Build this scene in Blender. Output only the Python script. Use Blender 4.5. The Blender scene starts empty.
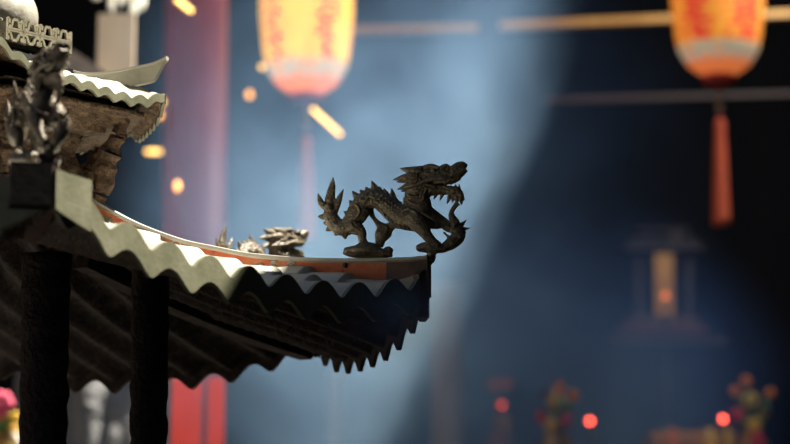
import bpy, bmesh, math, random
from mathutils import Vector, Matrix, noise
random.seed(11)
SC = bpy.context.scene
COL = SC.collection
PI = math.pi

# ------------------------------------------------------------------ camera
FPX = 135.0 / 36.0 * 790.0
PITCH = math.radians(8.5)
CAM = Vector((0, 0, 1.45))
FW = Vector((0, math.cos(PITCH), math.sin(PITCH)))
UP = Vector((0, -math.sin(PITCH), math.cos(PITCH)))
RT = Vector((1, 0, 0))
def P(px, py, d):
    return CAM + d * (FW + RT * ((px - 395) / FPX) + UP * ((222 - py) / FPX))
def PX(px, d):
    v = P(px, 222, d); return v.x
cd = bpy.data.cameras.new('camera'); cam = bpy.data.objects.new('camera', cd); COL.objects.link(cam)
cam.location = CAM; cam.rotation_euler = (PI / 2 + PITCH, 0, 0)
cd.lens = 135; cd.sensor_width = 36; cd.clip_start = 0.1; cd.clip_end = 200
cd.dof.use_dof = True; cd.dof.focus_distance = 5.0; cd.dof.aperture_fstop = 3.4
SC.camera = cam
SC.view_settings.view_transform = 'Standard'; SC.view_settings.look = 'None'
SC.view_settings.gamma = 1; SC.view_settings.use_curve_mapping = False
SC.view_settings.exposure = 0.0

# ------------------------------------------------------------------ materials
def new_mat(name):
    m = bpy.data.materials.new(name); m.use_nodes = True
    nt = m.node_tree; b = nt.nodes['Principled BSDF']
    return m, nt, b
def simple(name, col, rough=0.6, metal=0.0, emit=None, estr=0.0, spec=0.5):
    m, nt, b = new_mat(name)
    b.inputs['Base Color'].default_value = (*col, 1); b.inputs['Roughness'].default_value = rough
    b.inputs['Metallic'].default_value = metal; b.inputs['Specular IOR Level'].default_value = spec
    if emit:
        b.inputs['Emission Color'].default_value = (*emit, 1); b.inputs['Emission Strength'].default_value = estr
    return m
def mottled(name, cols, scale=20, rough=0.6, metal=0.0, bump=0.3, bscale=80, bdist=0.004, spec=0.5, detail=6, coord='Object', stretch=(1,1,1), stops=None, voronoi=0.0, vscale=90):
    """noise-mixed colour with a grainy bump: corroded metal, stone, wood"""
    m, nt, b = new_mat(name); N = nt.nodes; L = nt.links
    tc = N.new('ShaderNodeTexCoord'); mp = N.new('ShaderNodeMapping'); mp.inputs['Scale'].default_value = stretch
    L.new(tc.outputs[coord], mp.inputs['Vector'])
    n1 = N.new('ShaderNodeTexNoise'); n1.inputs['Scale'].default_value = scale; n1.inputs['Detail'].default_value = detail
    n1.inputs['Roughness'].default_value = 0.65
    L.new(mp.outputs['Vector'], n1.inputs['Vector'])
    r = N.new('ShaderNodeValToRGB')
    stops = stops or [0.3 + 0.4 * i / max(1, len(cols) - 1) for i in range(len(cols))]
    while len(r.color_ramp.elements) < len(cols): r.color_ramp.elements.new(0.5)
    for e, c, s in zip(r.color_ramp.elements, cols, stops):
        e.position = s; e.color = (*c, 1)
    L.new(n1.outputs['Fac'], r.inputs['Fac']); L.new(r.outputs['Color'], b.inputs['Base Color'])
    n2 = N.new('ShaderNodeTexNoise'); n2.inputs['Scale'].default_value = bscale; n2.inputs['Detail'].default_value = 4
    L.new(mp.outputs['Vector'], n2.inputs['Vector'])
    bp = N.new('ShaderNodeBump'); bp.inputs['Strength'].default_value = bump; bp.inputs['Distance'].default_value = bdist
    h = n2.outputs['Fac']
    if voronoi:
        v = N.new('ShaderNodeTexVoronoi'); v.inputs['Scale'].default_value = vscale
        L.new(mp.outputs['Vector'], v.inputs['Vector'])
        mm = N.new('ShaderNodeMath'); mm.operation = 'MULTIPLY_ADD'; mm.inputs[1].default_value = -voronoi
        L.new(v.outputs['Distance'], mm.inputs[0]); L.new(h, mm.inputs[2]); h = mm.outputs[0]
    L.new(h, bp.inputs['Height']); L.new(bp.outputs['Normal'], b.inputs['Normal'])
    b.inputs['Roughness'].default_value = rough; b.inputs['Metallic'].default_value = metal
    b.inputs['Specular IOR Level'].default_value = spec
    return m

M = {}
M['tile'] = mottled('pale_patina_tile', [(.27,.25,.20),(.38,.36,.29),(.46,.44,.37)], 14, .34, 0, .25, 120, .003)
M['board'] = mottled('olive_patina_board', [(.085,.085,.048),(.128,.126,.074),(.175,.167,.108)], 22, .55, 0, .2, 160, .003)
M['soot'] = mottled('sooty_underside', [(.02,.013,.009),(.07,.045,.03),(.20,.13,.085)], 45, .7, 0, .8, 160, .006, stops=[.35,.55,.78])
M['rust'] = mottled('rusted_bronze', [(.03,.018,.011),(.11,.065,.036),(.24,.165,.10)], 60, .75, 0, 1.0, 130, .008, stops=[.32,.52,.75])
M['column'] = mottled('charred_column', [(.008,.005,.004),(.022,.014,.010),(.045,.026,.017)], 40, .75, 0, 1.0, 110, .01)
M['dragon'] = mottled('weathered_bronze', [(.045,.034,.022),(.14,.11,.07),(.36,.31,.21)], 110, .38, .2, .6, 260, .004, voronoi=.5, vscale=150, stops=[.3,.55,.8])
M['ridge'] = mottled('red_paint_over_patina', [(.10,.05,.03),(.48,.10,.035),(.50,.15,.06),(.44,.34,.23)], 22, .6, 0, .4, 90, .004, stops=[.33,.43,.58,.68])
M['ridge_dark'] = mottled('dark_ridge_end', [(.04,.03,.027),(.09,.05,.038),(.16,.075,.05)], 30, .55, 0, .4, 90, .004)
M['ridgecap'] = mottled('pale_ridge_cap', [(.34,.32,.27),(.46,.44,.38)], 25, .45, 0, .2, 120, .002)
M['fret'] = mottled('dull_bronze_fret', [(.16,.14,.09),(.26,.235,.16)], 60, .5, .2, .2, 150, .002)
M['shade_black'] = mottled('shade_black_bronze', [(.004,.0035,.003),(.008,.006,.005)], 20, .8, 0, .2, 60, .003, spec=.1)  # near black: shade on collar and ridge end put into the colour
M['dome'] = mottled('pale_bronze_bulb', [(.16,.13,.09),(.36,.33,.26),(.42,.39,.32)], 22, .45, 0, .3, 120, .003, stops=[.25,.45,.7])
M['olive'] = mottled('olive_bronze', [(.05,.045,.025),(.11,.10,.055)], 30, .5, .2, .2, 120, .003)

# ------------------------------------------------------------------ mesh helpers
def mesh_obj(name, verts, faces, mat, parent=None, smooth=True, mats=None, fmat=None):
    base = Vector((0, 0, 0))
    p = parent
    while p is not None:
        base = base + p.location; p = p.parent
    me = bpy.data.meshes.new(name)
    me.from_pydata([tuple(Vector(v) - base) for v in verts], [], faces)
    for mm in (mats or [mat]): me.materials.append(mm)
    if fmat:
        for i, q in enumerate(fmat): me.polygons[i].material_index = q
    if smooth: me.shade_smooth()
    me.update()
    o = bpy.data.objects.new(name, me); COL.objects.link(o)
    if parent is not None: o.parent = parent
    return o
class MB:
    def __init__(s): s.v = []; s.f = []
    def add(s, verts, faces):
        n = len(s.v); s.v += [Vector(v) for v in verts]; s.f += [tuple(i + n for i in f) for f in faces]; return s
    def box(s, c, sx, sy, sz, rot=None):
        c = Vector(c); vs = []
        for dx in (-1, 1):
            for dy in (-1, 1):
                for dz in (-1, 1):
                    v = Vector((dx * sx / 2, dy * sy / 2, dz * sz / 2))
                    if rot is not None: v = rot @ v
                    vs.append(c + v)
        return s.add(vs, [(0,1,3,2),(4,6,7,5),(0,4,5,1),(2,3,7,6),(0,2,6,4),(1,5,7,3)])
    def bar(s, a, b, w, h, up=Vector((0, 0, 1))):
        """box from a to b"""
        a = Vector(a); b = Vector(b); x = (b - a).normalized(); y = up.cross(x)
        if y.length < 1e-4: y = Vector((0, 1, 0)).cross(x)
        y.normalize(); z = x.cross(y)
        vs = [q + y * (w / 2 * i) + z * (h / 2 * j) for q in (a, b) for (i, j) in ((-1,-1),(1,-1),(1,1),(-1,1))]
        return s.add(vs, [(3,2,1,0),(4,5,6,7),(0,1,5,4),(1,2,6,5),(2,3,7,6),(3,0,4,7)])
    def tube(s, pts, rad, n=10, flat=None, side=None, cap=True):
        """pts swept, rad list; flat: list of (in-plane,out-of-plane) radii when side (plane normal) is given"""
        pts = [Vector(p) for p in pts]; rings = []
        for i, p in enumerate(pts):
            t = (pts[min(i + 1, len(pts) - 1)] - pts[max(i - 1, 0)])
            if t.length < 1e-9: t = Vector((0, 0, 1))
            t.normalize()
            if side is not None:
                b = side; a = b.cross(t)
            else:
                ref = Vector((0, 0, 1)) if abs(t.z) < .9 else Vector((1, 0, 0))
                a = ref.cross(t).normalized(); b = t.cross(a)
            if a.length < 1e-6: a = Vector((1, 0, 0))
            a.normalize()
            ra, rb = (rad[i], rad[i]) if flat is None else (rad[i], flat[i])
            rings.append([p + a * (ra * math.cos(2 * PI * k / n)) + b * (rb * math.sin(2 * PI * k / n)) for k in range(n)])
        vs = [v for r in rings for v in r]; fs = []
        for i in range(len(rings) - 1):
            for k in range(n):
                fs.append((i * n + k, i * n + (k + 1) % n, (i + 1) * n + (k + 1) % n, (i + 1) * n + k))
        if cap:
            fs.append(tuple(range(n - 1, -1, -1))); fs.append(tuple((len(rings) - 1) * n + k for k in range(n)))
        return s.add(vs, fs)
    def lathe(s, c, prof, n=32, wob=0.0):
        c = Vector(c); vs = []; fs = []
        for (r, z) in prof:
            for k in range(n):
                a = 2 * PI * k / n
                vs.append(c + Vector((r * math.cos(a), r * math.sin(a), z)))
        for i in range(len(prof) - 1):
            for k in range(n):
                fs.append((i * n + k, i * n + (k + 1) % n, (i + 1) * n + (k + 1) % n, (i + 1) * n + k))
        fs.append(tuple(range(n - 1, -1, -1))); fs.append(tuple((len(prof) - 1) * n + k for k in range(n)))
        return s.add(vs, fs)
    def ball(s, c, rx, ry=None, rz=None, n=12, m=8):
        ry = ry or rx; rz = rz or rx
        prof = [(max(1e-4, math.sin(PI * i / m)), -math.cos(PI * i / m)) for i in range(m + 1)]
        b = MB().lathe((0, 0, 0), prof, n)
        c = Vector(c)
        return s.add([c + Vector((v.x * rx, v.y * ry, v.z * rz)) for v in b.v], b.f)
    def rough(s, amp, sc):
        for i, v in enumerate(s.v):
            s.v[i] = v + noise.noise_vector(v * sc) * amp
        return s
    def build(s, name, mat, parent=None, smooth=True, **k):
        return mesh_obj(name, s.v, s.f, mat, parent, smooth, **k)
def catmull(pts, per=6):
    out = []
    n = len(pts)
    for i in range(n - 1):
        p0 = pts[max(i - 1, 0)]; p1 = pts[i]; p2 = pts[i + 1]; p3 = pts[min(i + 2, n - 1)]
        for k in range(per):
            t = k / per
            out.append([0.5 * (2 * b + (c - a) * t + (2 * a - 5 * b + 4 * c - d) * t * t + (3 * b - a - 3 * c + d) * t ** 3) for a, b, c, d in zip(p0, p1, p2, p3)])
    out.append(list(pts[-1]))
    return out
def tag(o, label=None, cat=None, group=None, kind=None):
    if label: o['label'] = label
    if cat: o['category'] = cat
    if group: o['group'] = group
    if kind: o['kind'] = kind
    return o
def empty(name, loc=(0, 0, 0), rz=0.0):
    o = bpy.data.objects.new(name, None); COL.objects.link(o); o.location = loc; o.rotation_euler = (0, 0, rz)
    o.empty_display_size = .05
    return o
def children(o): return [c for c in list(bpy.data.objects) if c.parent == o]
def copy_tree(o, parent=None, mat=None):
    c = o.copy(); COL.objects.link(c); c.parent = parent
    for ch in children(o): copy_tree(ch, c)
    return c
def lerp(a, b, t): return a + (b - a) * t
def interp(x, tab):
    if x <= tab[0][0]: return tab[0][1]
    for (a, b), (c, d) in zip(tab, tab[1:]):
        if x <= c: return b + (d - b) * (x - a) / (c - a)
    return tab[-1][1]
def smooth_interp(x, tab):
    for i in range(len(tab) - 1):
        if x <= tab[i + 1][0] or i == len(tab) - 2:
            a, b = tab[i], tab[i + 1]
            m0 = (b[1] - tab[max(i - 1, 0)][1]) / max(1e-6, b[0] - tab[max(i - 1, 0)][0])
            m1 = (tab[min(i + 2, len(tab) - 1)][1] - a[1]) / max(1e-6, tab[min(i + 2, len(tab) - 1)][0] - a[0])
            h = b[0] - a[0]; t = max(0, min(1, (x - a[0]) / h))
            return (2*t**3-3*t*t+1)*a[1] + (t**3-2*t*t+t)*h*m0 + (-2*t**3+3*t*t)*b[1] + (t**3-t*t)*h*m1

# ------------------------------------------------------------------ the incense burner pavilion
CC = P(0, 222, 5.2); CX, CY = CC.x, CC.y          # its vertical axis
def plan(px, d):
    v = P(px, 222, d); return Vector((v.x - CX, v.y - CY, 0))
vN, vR, vT = plan(48, 4.25), plan(424, 5.0), plan(312, 5.8)
HEX = [vN, vR, vT, -vN, -vR, -vT]
Z0 = CAM.z
Q = math.cos(PITCH)
def H(h): return Z0 + Q * h
zc = [H(.683), H(.640), H(.648), H(.66), H(.65), H(.66)]
RIDGE_TOP = [(.19, .835), (.216, .819), (.323, .771), (.441, .734), (.516, .7195), (.615, .703), (.775, .691), (.968, .688), (1.0, .690)]
def ridge_h(k): return .026 + .022 * max(0, (k - .3) / .7) ** 2.0
def hip_z(k): return H(smooth_interp(k, RIDGE_TOP)) - ridge_h(k)
ROOT = empty('incense_burner', (CX, CY, 0))
tag(ROOT, 'tall bronze incense burner with a two-tiered tiled roof and sooty columns', 'incense burner')

class Tier:
    def __init__(s, scale, zcorner, hipz, k0, period, amp, sag, sagp, board_h, course, thick, nu_per=14, nk=26, phase=None):
        s.__dict__.update(locals()); s.A = [v * scale for v in HEX]
        s.hz1 = hipz(1.0)
    def edge(s, i): return s.A[i], s.A[(i + 1) % 6]
    def nwave(s, i):
        a, b = s.edge(i); return max(3, round((b - a).length / s.period))
    def wave(s, i, u):
        n = s.nwave(i); ph = (s.phase[i] if s.phase and i in s.phase else 0.5 / n)
        per = (s.phase['per'] if s.phase and i in s.phase else 1.0 / n)
        c = math.cos(PI * (u - ph) / per)
        w = 2 * math.sqrt(c * c + .10) - 1.30
        return s.amp * w
    def ze(s, i, u):
        a, b = s.zcorner[i], s.zcorner[(i + 1) % 6]
        return lerp(a, b, u) - s.sag * (1 - abs(2 * u - 1) ** s.sagp)
    def pt(s, i, u, k, step=True):
        a, b = s.edge(i)
        p = (a + (b - a) * u) * k
        e = (b - a); L2 = e.dot(e)
        ueq = (p - a).dot(e) / L2
        f = max(0, (k - s.k0) / (1 - s.k0))
        z = s.hipz(k) + (s.ze(i, u) - s.hz1) * f ** 2.6
        w = s.wave(i, ueq)
        fade = min(1, (min(u, 1 - u) * k) / .02 + .15)
        z += w * fade
        if step and s.course:
            inr = abs(a.x * e.y - a.y * e.x) / e.length
            dd = (1 - k) * inr / s.course
            z += s.amp * .55 * (1 - (dd % 1.0)) * (1 if k < .999 else 1)
        return Vector((CX + p.x, CY + p.y, z))
    def sheet(s, name, parent, top, under):
        vs, fs, fm = [], [], []
        for i in range(6):
            n = s.nwave(i) * s.nu_per
            ks = []
            a, b = s.edge(i); e = b - a
            inr = abs(a.x * e.y - a.y * e.x) / e.length
            nc = int((1 - s.k0) * inr / s.course) if s.course else 0
            kset = {1.0 - (1 - s.k0) * q / s.nk for q in range(s.nk + 1)}
            for q in range(1, nc + 1):
                kk = 1 - q * s.course / inr
                if kk > s.k0 + .01: kset |= {kk + .0008, kk - .0008}
            ks = sorted(kset, reverse=True)
            for layer in (0, 1):
                base = len(vs); rows = ks if layer == 0 else sorted({1.0 - (1 - s.k0) * q / s.nk for q in range(s.nk + 1)}, reverse=True)
                for k in rows:
                    for j in range(n + 1):
                        p = s.pt(i, j / n, k, layer == 0)
                        if layer: p.z -= s.thick
                        vs.append(p)
                for q in range(len(rows) - 1):
                    for j in range(n):
                        A0 = base + q * (n + 1) + j
                        f4 = (A0, A0 + 1, A0 + n + 2, A0 + n + 1)
                        fs.append(f4 if layer == 0 else f4[::-1]); fm.append(layer)
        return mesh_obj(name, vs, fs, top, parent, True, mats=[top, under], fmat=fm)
    def board(s, i, parent, mat, name='eave_board', t=.007, u0=0.0, u1=1.0, out=.002):
        a, b = s.edge(i); e = (b - a).normalized(); nrm = Vector((e.y, -e.x, 0))
        if nrm.dot(a + b) < 0: nrm = -nrm
        n = s.nwave(i) * s.nu_per; rows = []
        for j in range(n + 1):
            u = lerp(u0, u1, j / n)
            p = s.pt(i, u, 1.0)
            rows.append((p + nrm * out + Vector((0,0,.001)), p + nrm * (out + t) + Vector((0,0,.001)), p + nrm * (out + t) - Vector((0, 0, s.board_h)), p + nrm * out - Vector((0, 0, s.board_h))))
        vs = [v for r in rows for v in r]; fs = []
        for j in range(n):
            for q in range(4):
                fs.append((j*4+q, j*4+(q+1)%4, (j+1)*4+(q+1)%4, (j+1)*4+q))
        fs += [(0,3,2,1), tuple(n*4+q for q in range(4))]
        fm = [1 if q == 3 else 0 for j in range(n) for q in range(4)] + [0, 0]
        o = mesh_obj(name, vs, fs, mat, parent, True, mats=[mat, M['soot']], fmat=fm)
        o.data.set_sharp_from_angle(angle=math.radians(50))
        return o
    def ridge(s, i, parent, topz, mats, width, kin, kout, name='hip_ridge', bead=.004, fixed=None):
        A = s.A[i]; dz = s.zcorner[i] - s.hz1; sd = Vector((-A.y, A.x, 0)).normalized()
        rows = []; n = 44; kk = []
        for j in range(n + 1):
            k = lerp(kin, kout, j / n); kk.append(k)
            f = max(0, (k - s.k0) / (1 - s.k0)) ** 2.6
            zt = topz(k) + dz * f; zb = s.hipz(min(k,1.0)) + dz * f - s.amp * 1.2
            if fixed:
                zt = topz(k); g_ = max(0, (k - .94) / .09); g_ = g_ * g_ * (3 - 2 * g_)
                zs_ = s.hipz(min(k, 1.0)) + dz * f - s.amp
                zb = lerp(max(zs_, zt - fixed * 1.9), zt - .007, g_)
            c = Vector((CX + A.x * k, CY + A.y * k, 0)); w = width / 2
            sec = [(-w, zb), (-w, zt - bead * 2.2), (-w - bead, zt - bead * 1.6), (-w - bead, zt - bead * .4), (-w*.6, zt), (w*.6, zt), (w + bead, zt - bead * .4), (w + bead, zt - bead * 1.6), (w, zt - bead * 2.2), (w, zb)]
            rows.append([c + sd * x + Vector((0, 0, z)) for x, z in sec])
        m = 10; vs = [v for r in rows for v in r]; fs = []; fm = []
        for j in range(n):
            for q in range(m):
                fs.append((j*m+q, j*m+(q+1)%m, (j+1)*m+(q+1)%m, (j+1)*m+q))
                side = q in (0, 8)
                fm.append((1 if kk[j] > .905 or i == 0 else 0) if side or q == 9 else 2)
        fs += [tuple(range(m)), tuple(n*m+q for q in range(m-1,-1,-1))]; fm += [1, 1]
        o = mesh_obj(name, vs, fs, None, parent, True, mats=mats, fmat=fm)
        o.data.set_sharp_from_angle(angle=math.radians(35))
        return o

U1 = 0.1833; PERU = 0.1014
low = Tier(1.0, zc, hip_z, 0.19, .0919, .0178, .067, 2.6, .040, .085, .008, phase={0: U1, 'per': PERU})
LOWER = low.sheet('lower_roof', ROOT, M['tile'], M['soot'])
for i in range(6): low.board(i, LOWER, M['board'])
for i in range(6):
    low.ridge(i, LOWER, lambda k: H(smooth_interp(k, RIDGE_TOP)), [M['ridge'], M['ridge_dark'], M['ridgecap']], .026, .19, 1.012)
# corner plates where two eave boards meet
def corner_plate(i, length, up, up2, down, down2, mat):
    A = low.A[i]; mb = MB()
    for (j, u0) in ((i, 0.0), ((i - 1) % 6, 1.0)):
        a, b = low.edge(j); e = (b - a).normalized(); L = (b - a).length
        if u0 == 1.0: e = -e
        nrm = Vector((e.y, -e.x, 0))
        if nrm.dot(a + b) < 0: nrm = -nrm
        n = 6; rows = []
        for q in range(n + 1):
            t = length * q / n
            z = low.ze(j, (t / L) if u0 == 0 else 1 - t / L)
            p = Vector((CX, CY, 0)) + (A * (1.004 if i == 0 else .994)) + e * t
            hi = lerp(up, up2, q / n); lo = lerp(down, down2, q / n)
            rows.append([p + nrm * d + Vector((0, 0, zz)) for d, zz in ((.002, z + hi), (.014, z + hi), (.014, z - lo), (.002, z - lo))])
        vs = [v for r in rows for v in r]; fs = []
        for q in range(n):
            for c in range(4): fs.append((q*4+c, q*4+(c+1)%4, (q+1)*4+(c+1)%4, (q+1)*4+c))
        fs += [(0,3,2,1), tuple(n*4+c for c in range(4))]
        mb.add(vs, fs)
    o = mb.build('corner_plate', mat, LOWER, smooth=False)
    return o
corner_plate(0, .076, .028, .050, .030, .026, M['board'])
corner_plate(1, .026, .030, .022, .055, .050, M['ridge_dark'])
corner_plate(2, .03, .02, .01, .05, .04, M['soot'])
for i in (3, 4, 5): corner_plate(i, .05, .025, .03, .04, .03, M['board'])
mb = MB(); hd = Vector((HEX[0].x, HEX[0].y, 0)).normalized(); c = P(30, 186, 4.215)
mb.box(c, .058, .05, .060, Matrix.Rotation(math.atan2(hd.y, hd.x) + PI / 2, 3, 'Z'))
mb.build('ridge_end', M['shade_black'], LOWER, smooth=False)  # shade on the camera-facing block is painted as black
# rivets on the right-hand hip ridge
for (k) in (.825,):
    A = low.A[1]; c = Vector((CX + A.x*k, CY + A.y*k, H(smooth_interp(k, RIDGE_TOP)) - .0135)); sd = Vector((A.y, -A.x, 0)).normalized()
    if sd.y > 0: sd = -sd
    MB().ball(c + sd * .0135, .0048).build('rivet', M['ridge_dark'], LOWER)
# scroll relief on the ridge side
mb = MB(); A = low.A[1]; sd = Vector((A.y, -A.x, 0)).normalized(); sd = sd if sd.y < 0 else -sd; ad = Vector((A.x, A.y, 0)).normalized()
for k0, s_ in ((.43, 1), (.47, .8), (.39, .7), (.66, .6), (.70, .7)):
    c = Vector((CX + A.x*k0, CY + A.y*k0, H(smooth_interp(k0, RIDGE_TOP)) - .016)) + sd * .0135
    pts = []; mb = MB()
    for q in range(22):
        a = q * .5; r = .010 * s_ * (1 - q / 24)
        pts.append(c + ad * r * math.cos(a) + Vector((0,0,1)) * r * math.sin(a))
    mb.tube(pts, [.0016] * len(pts), 6); mb.build('scroll_relief', M['ridgecap'], LOWER)
# hip rafter under the far right corner
mb = MB(); A = low.A[2]
pa = Vector((CX + A.x*.985, CY + A.y*.985, zc[2] - .028)); pb = Vector((CX + A.x*.25, CY + A.y*.25, hip_z(.25) - .035))
mid = [pa.lerp(pb, t) - Vector((0, 0, .012 * math.sin(PI * t))) for t in [q / 10 for q in range(11)]]
for a, b in zip(mid, mid[1:]): mb.bar(a, b, .034, .055)
mb.build('hip_rafter', M['soot'], LOWER, smooth=False)

# columns
def column(px, d, r0, zt, zb=1.45):
    c = P(px, 400, d); mb = MB(); prof = []
    n = 46
    for q in range(n + 1):
        t = q / n; z = lerp(zb, zt, t)
        prof.append((r0 * (1 + .04 * math.sin(q * 1.7) + (.10 * max(0, (t - .93) / .07))), z))
    mb.lathe((c.x, c.y, 0), prof, 28); mb.rough(.0035, 45)
    return mb.build('column', M['column'], ROOT)
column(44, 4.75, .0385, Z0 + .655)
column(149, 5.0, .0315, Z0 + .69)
# bowl and legs below the frame
mb = MB(); mb.lathe((CX, CY, 0), [(.25, .35), (.48, .45), (.62, .7), (.64, 1.0), (.58, 1.25), (.60, 1.36), (.66, 1.40), (.66, 1.46), (.60, 1.47)], 48)
mb.build('bowl', M['rust'], ROOT)
for a in (.5, .5 + 2*PI/3, .5 + 4*PI/3):
    mb = MB(); c = Vector((CX + .46*math.cos(a), CY + .46*math.sin(a), 0))
    mb.tube([c + Vector((0,0,0)), c + Vector((.02*math.cos(a), .02*math.sin(a), .2)), c - Vector((.03*math.cos(a), .03*math.sin(a), -.62))], [.09, .06, .09], 14)
    mb.build('leg', M['rust'], ROOT)

# ---- upper body, tier, collar and finial
HEXC = list(HEX); HEXC[0] = Vector((.150, -.95, 0)); HEXC[3] = -HEXC[0]
def hexring(k, z): return [Vector((CX + v.x * k, CY + v.y * k, z)) for v in HEXC]
def prism(levels):
    vs = []; fs = []
    sub = 16
    for (k, z) in levels:
        h = hexring(k, z)
        for i in range(6):
            for q in range(sub): vs.append(h[i].lerp(h[(i + 1) % 6], q / sub))
    n = 6 * sub
    for j in range(len(levels) - 1):
        for q in range(n): fs.append((j*n+q, j*n+(q+1)%n, (j+1)*n+(q+1)%n, (j+1)*n+q))
    fs += [tuple(range(n-1,-1,-1)), tuple((len(levels)-1)*n+q for q in range(n))]
    mb = MB(); mb.add(vs, fs); return mb
zz = [H(.775) + q * .0054 for q in range(47)]
BODY = prism([(.205 + .008 * math.sin(q * .52) - .0006 * q, z) for q, z in enumerate(zz)]).rough(.004, 45).build('upper_body', M['rust'], ROOT)
for i in (0, 1, 2):
    A = HEX[i]; mb = MB(); pts = []; rr = []
    for q in range(41):
        t = q / 40; k = lerp(.222, .292, t ** .8) + .006 * math.sin(t * 9)
        pts.append(Vector((CX + A.x*k, CY + A.y*k, H(lerp(.80, .955, t))))); rr.append((.011 + .009 * math.sin(PI * min(1, t * 1.15)) ) * (1 + .12 * math.sin(t * 34)))
    mb.tube(pts, rr, 24); mb.rough(.0035, 55)
    mb.build('bracket', M['rust'], BODY)
UPR = [(.15, 1.052), (.194, 1.040), (.261, 1.0385), (.32, 1.0445), (.37, 1.051), (.40, 1.060)]
US = .388
zcu = [H(1.036), H(.990), H(.99), H(1.0), H(1.0), H(1.0)]
def hip_zu(k):
    kk = k * US
    return H(smooth_interp(kk, UPR)) - .014
upt = Tier(US, zcu, hip_zu, .40, .0372, .0058, .030, 4.0, .013, .05, .006, nu_per=8, nk=14)
upt.A[0] = Vector((.030, -.370, 0)); upt.A[3] = -upt.A[0]
UPPER = upt.sheet('upper_roof', ROOT, M['tile'], M['rust'])
for i in range(6): upt.board(i, UPPER, M['board'], t=.005)
def up_top(k): return H(smooth_interp(k * US, UPR))
for i in range(6): upt.ridge(i, UPPER, up_top, [M['tile'], M['tile'], M['ridgecap']], .012, .40, 1.03, bead=.0022, fixed=.018)
prism([(.345, H(.962)), (.345, H(.954)), (.30, H(.950)), (.30, H(.942)), (.255, H(.938)), (.255, H(.930)), (.20, H(.925)), (.16, H(.99)), (.345, H(.975))]).rough(.003, 60).build('soffit', M['rust'], UPPER)
# neck + fretwork collar
COLLAR = prism([(.185, H(1.020)), (.180, H(1.045)), (.150, H(1.066)), (.160, H(1.072)), (.140, H(1.0735))]).build('collar', M['shade_black'], ROOT, smooth=False)  # black stands in for shade on the olive collar
kf = .165; zb, zt = H(1.074), H(1.1135)
for i in range(6):
    a = Vector((CX + HEXC[i].x*kf, CY + HEXC[i].y*kf, 0)); b = Vector((CX + HEXC[(i+1)%6].x*kf, CY + HEXC[(i+1)%6].y*kf, 0))
    mb = MB(); B = .0046
    def q(u, v): 
        p = a.lerp(b, u); return Vector((p.x, p.y, lerp(zb, zt, v)))
    nrm = Vector(((b - a).y, -(b - a).x, 0)).normalized()
    def seg(u0, v0, u1, v1): mb.bar(q(u0, v0), q(u1, v1), B, B, up=nrm)
    seg(0, .47, 1, .47); seg(0, .53, 1, .53)
    nm = 4
    for m_ in range(nm):
        o = m_ / nm; w = 1 / nm
        seg(o + .02*w, 0, o + .02*w, 1)
        # upper hook motif
        seg(o+.02*w, .98, o+.16*w, .98); seg(o+.16*w,.98,o+.16*w,.78)
        seg(o+.30*w,.62,o+.38*w,.96); seg(o+.38*w,.97,o+.68*w,.97); seg(o+.68*w,.96,o+.76*w,.62); seg(o+.30*w,.64,o+.12*w,.64); seg(o+.76*w,.64,o+.90*w,.64)
        seg(o+.86*w,.64,o+.86*w,.86); seg(o+.86*w,.84,o+1.0*w,.98)
        # lower mirrored motif
        seg(o+.02*w,.36,o+.22*w,.36); seg(o+.22*w,.36,o+.36*w,.06); seg(o+.36*w,.04,o+.64*w,.04); seg(o+.64*w,.06,o+.78*w,.36); seg(o+.78*w,.36,o+.98*w,.36)
        seg(o+.10*w,.02,o+.10*w,.2); seg(o+.90*w,.02,o+.90*w,.2)
    seg(.995, 0, .995, 1)
    mb.build('fret_panel', M['fret'], COLLAR, smooth=False)
mb = MB(); zd = H(1.147)
prof = [(.045, zd - .075), (.05, zd - .06)]
for q_ in range(1, 22):
    a = -PI/2*.72 + q_ / 21 * (PI * .5 + PI/2*.72) * .93
    prof.append((.0605 * math.cos(a), zd + .062 * math.sin(a)))
prof += [(.014, zd + .066), (.02, zd + .085), (.03, zd + .10), (.022, zd + .12), (.003, zd + .145)]
mb.lathe((CX, CY, 0), prof, 40); mb.build('bulb_finial', M['dome'], ROOT)

# ------------------------------------------------------------------ the dragon figures
S = 5.0 / FPX
def D(px, py, y=0.0): return Vector(((px - 428) * S / .966, y, (257 - py) * S))
SIDE = Vector((0, 1, 0))
def stroke(mb, pts, k=.8, y=0.0, n=12, per=6, both=False):
    """pts: (px, py, r_px[, y_m]); k: out-of-plane over in-plane radius"""
    full = [(p[0], p[1], p[2], (p[3] if len(p) > 3 else y)) for p in pts]
    for sgn in ((1, -1) if both else (1,)):
        c = catmull(full, per)
        pp = [D(q[0], q[1], q[3] * sgn) for q in c]
        rr = [max(.25, q[2]) * S for q in c]
        kk = k if not callable(k) else k
        mb.tube(pp, rr, n, flat=[r * k for r in rr], side=SIDE)
def spike(mb, bx, by, tx, ty, w, y=0.0, k=.55, both=False, bend=0.0):
    mx, my = (bx + tx) / 2, (by + ty) / 2
    nx, ny = -(ty - by), (tx - bx)
    bx2, by2 = bx + (bx - tx) * .35, by + (by - ty) * .35
    stroke(mb, [(bx2, by2, w * 1.15, y), (mx + nx * bend, my + ny * bend, w * .72, y), (tx, ty, .45, y)], k=k, n=8, per=4, both=both)
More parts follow.
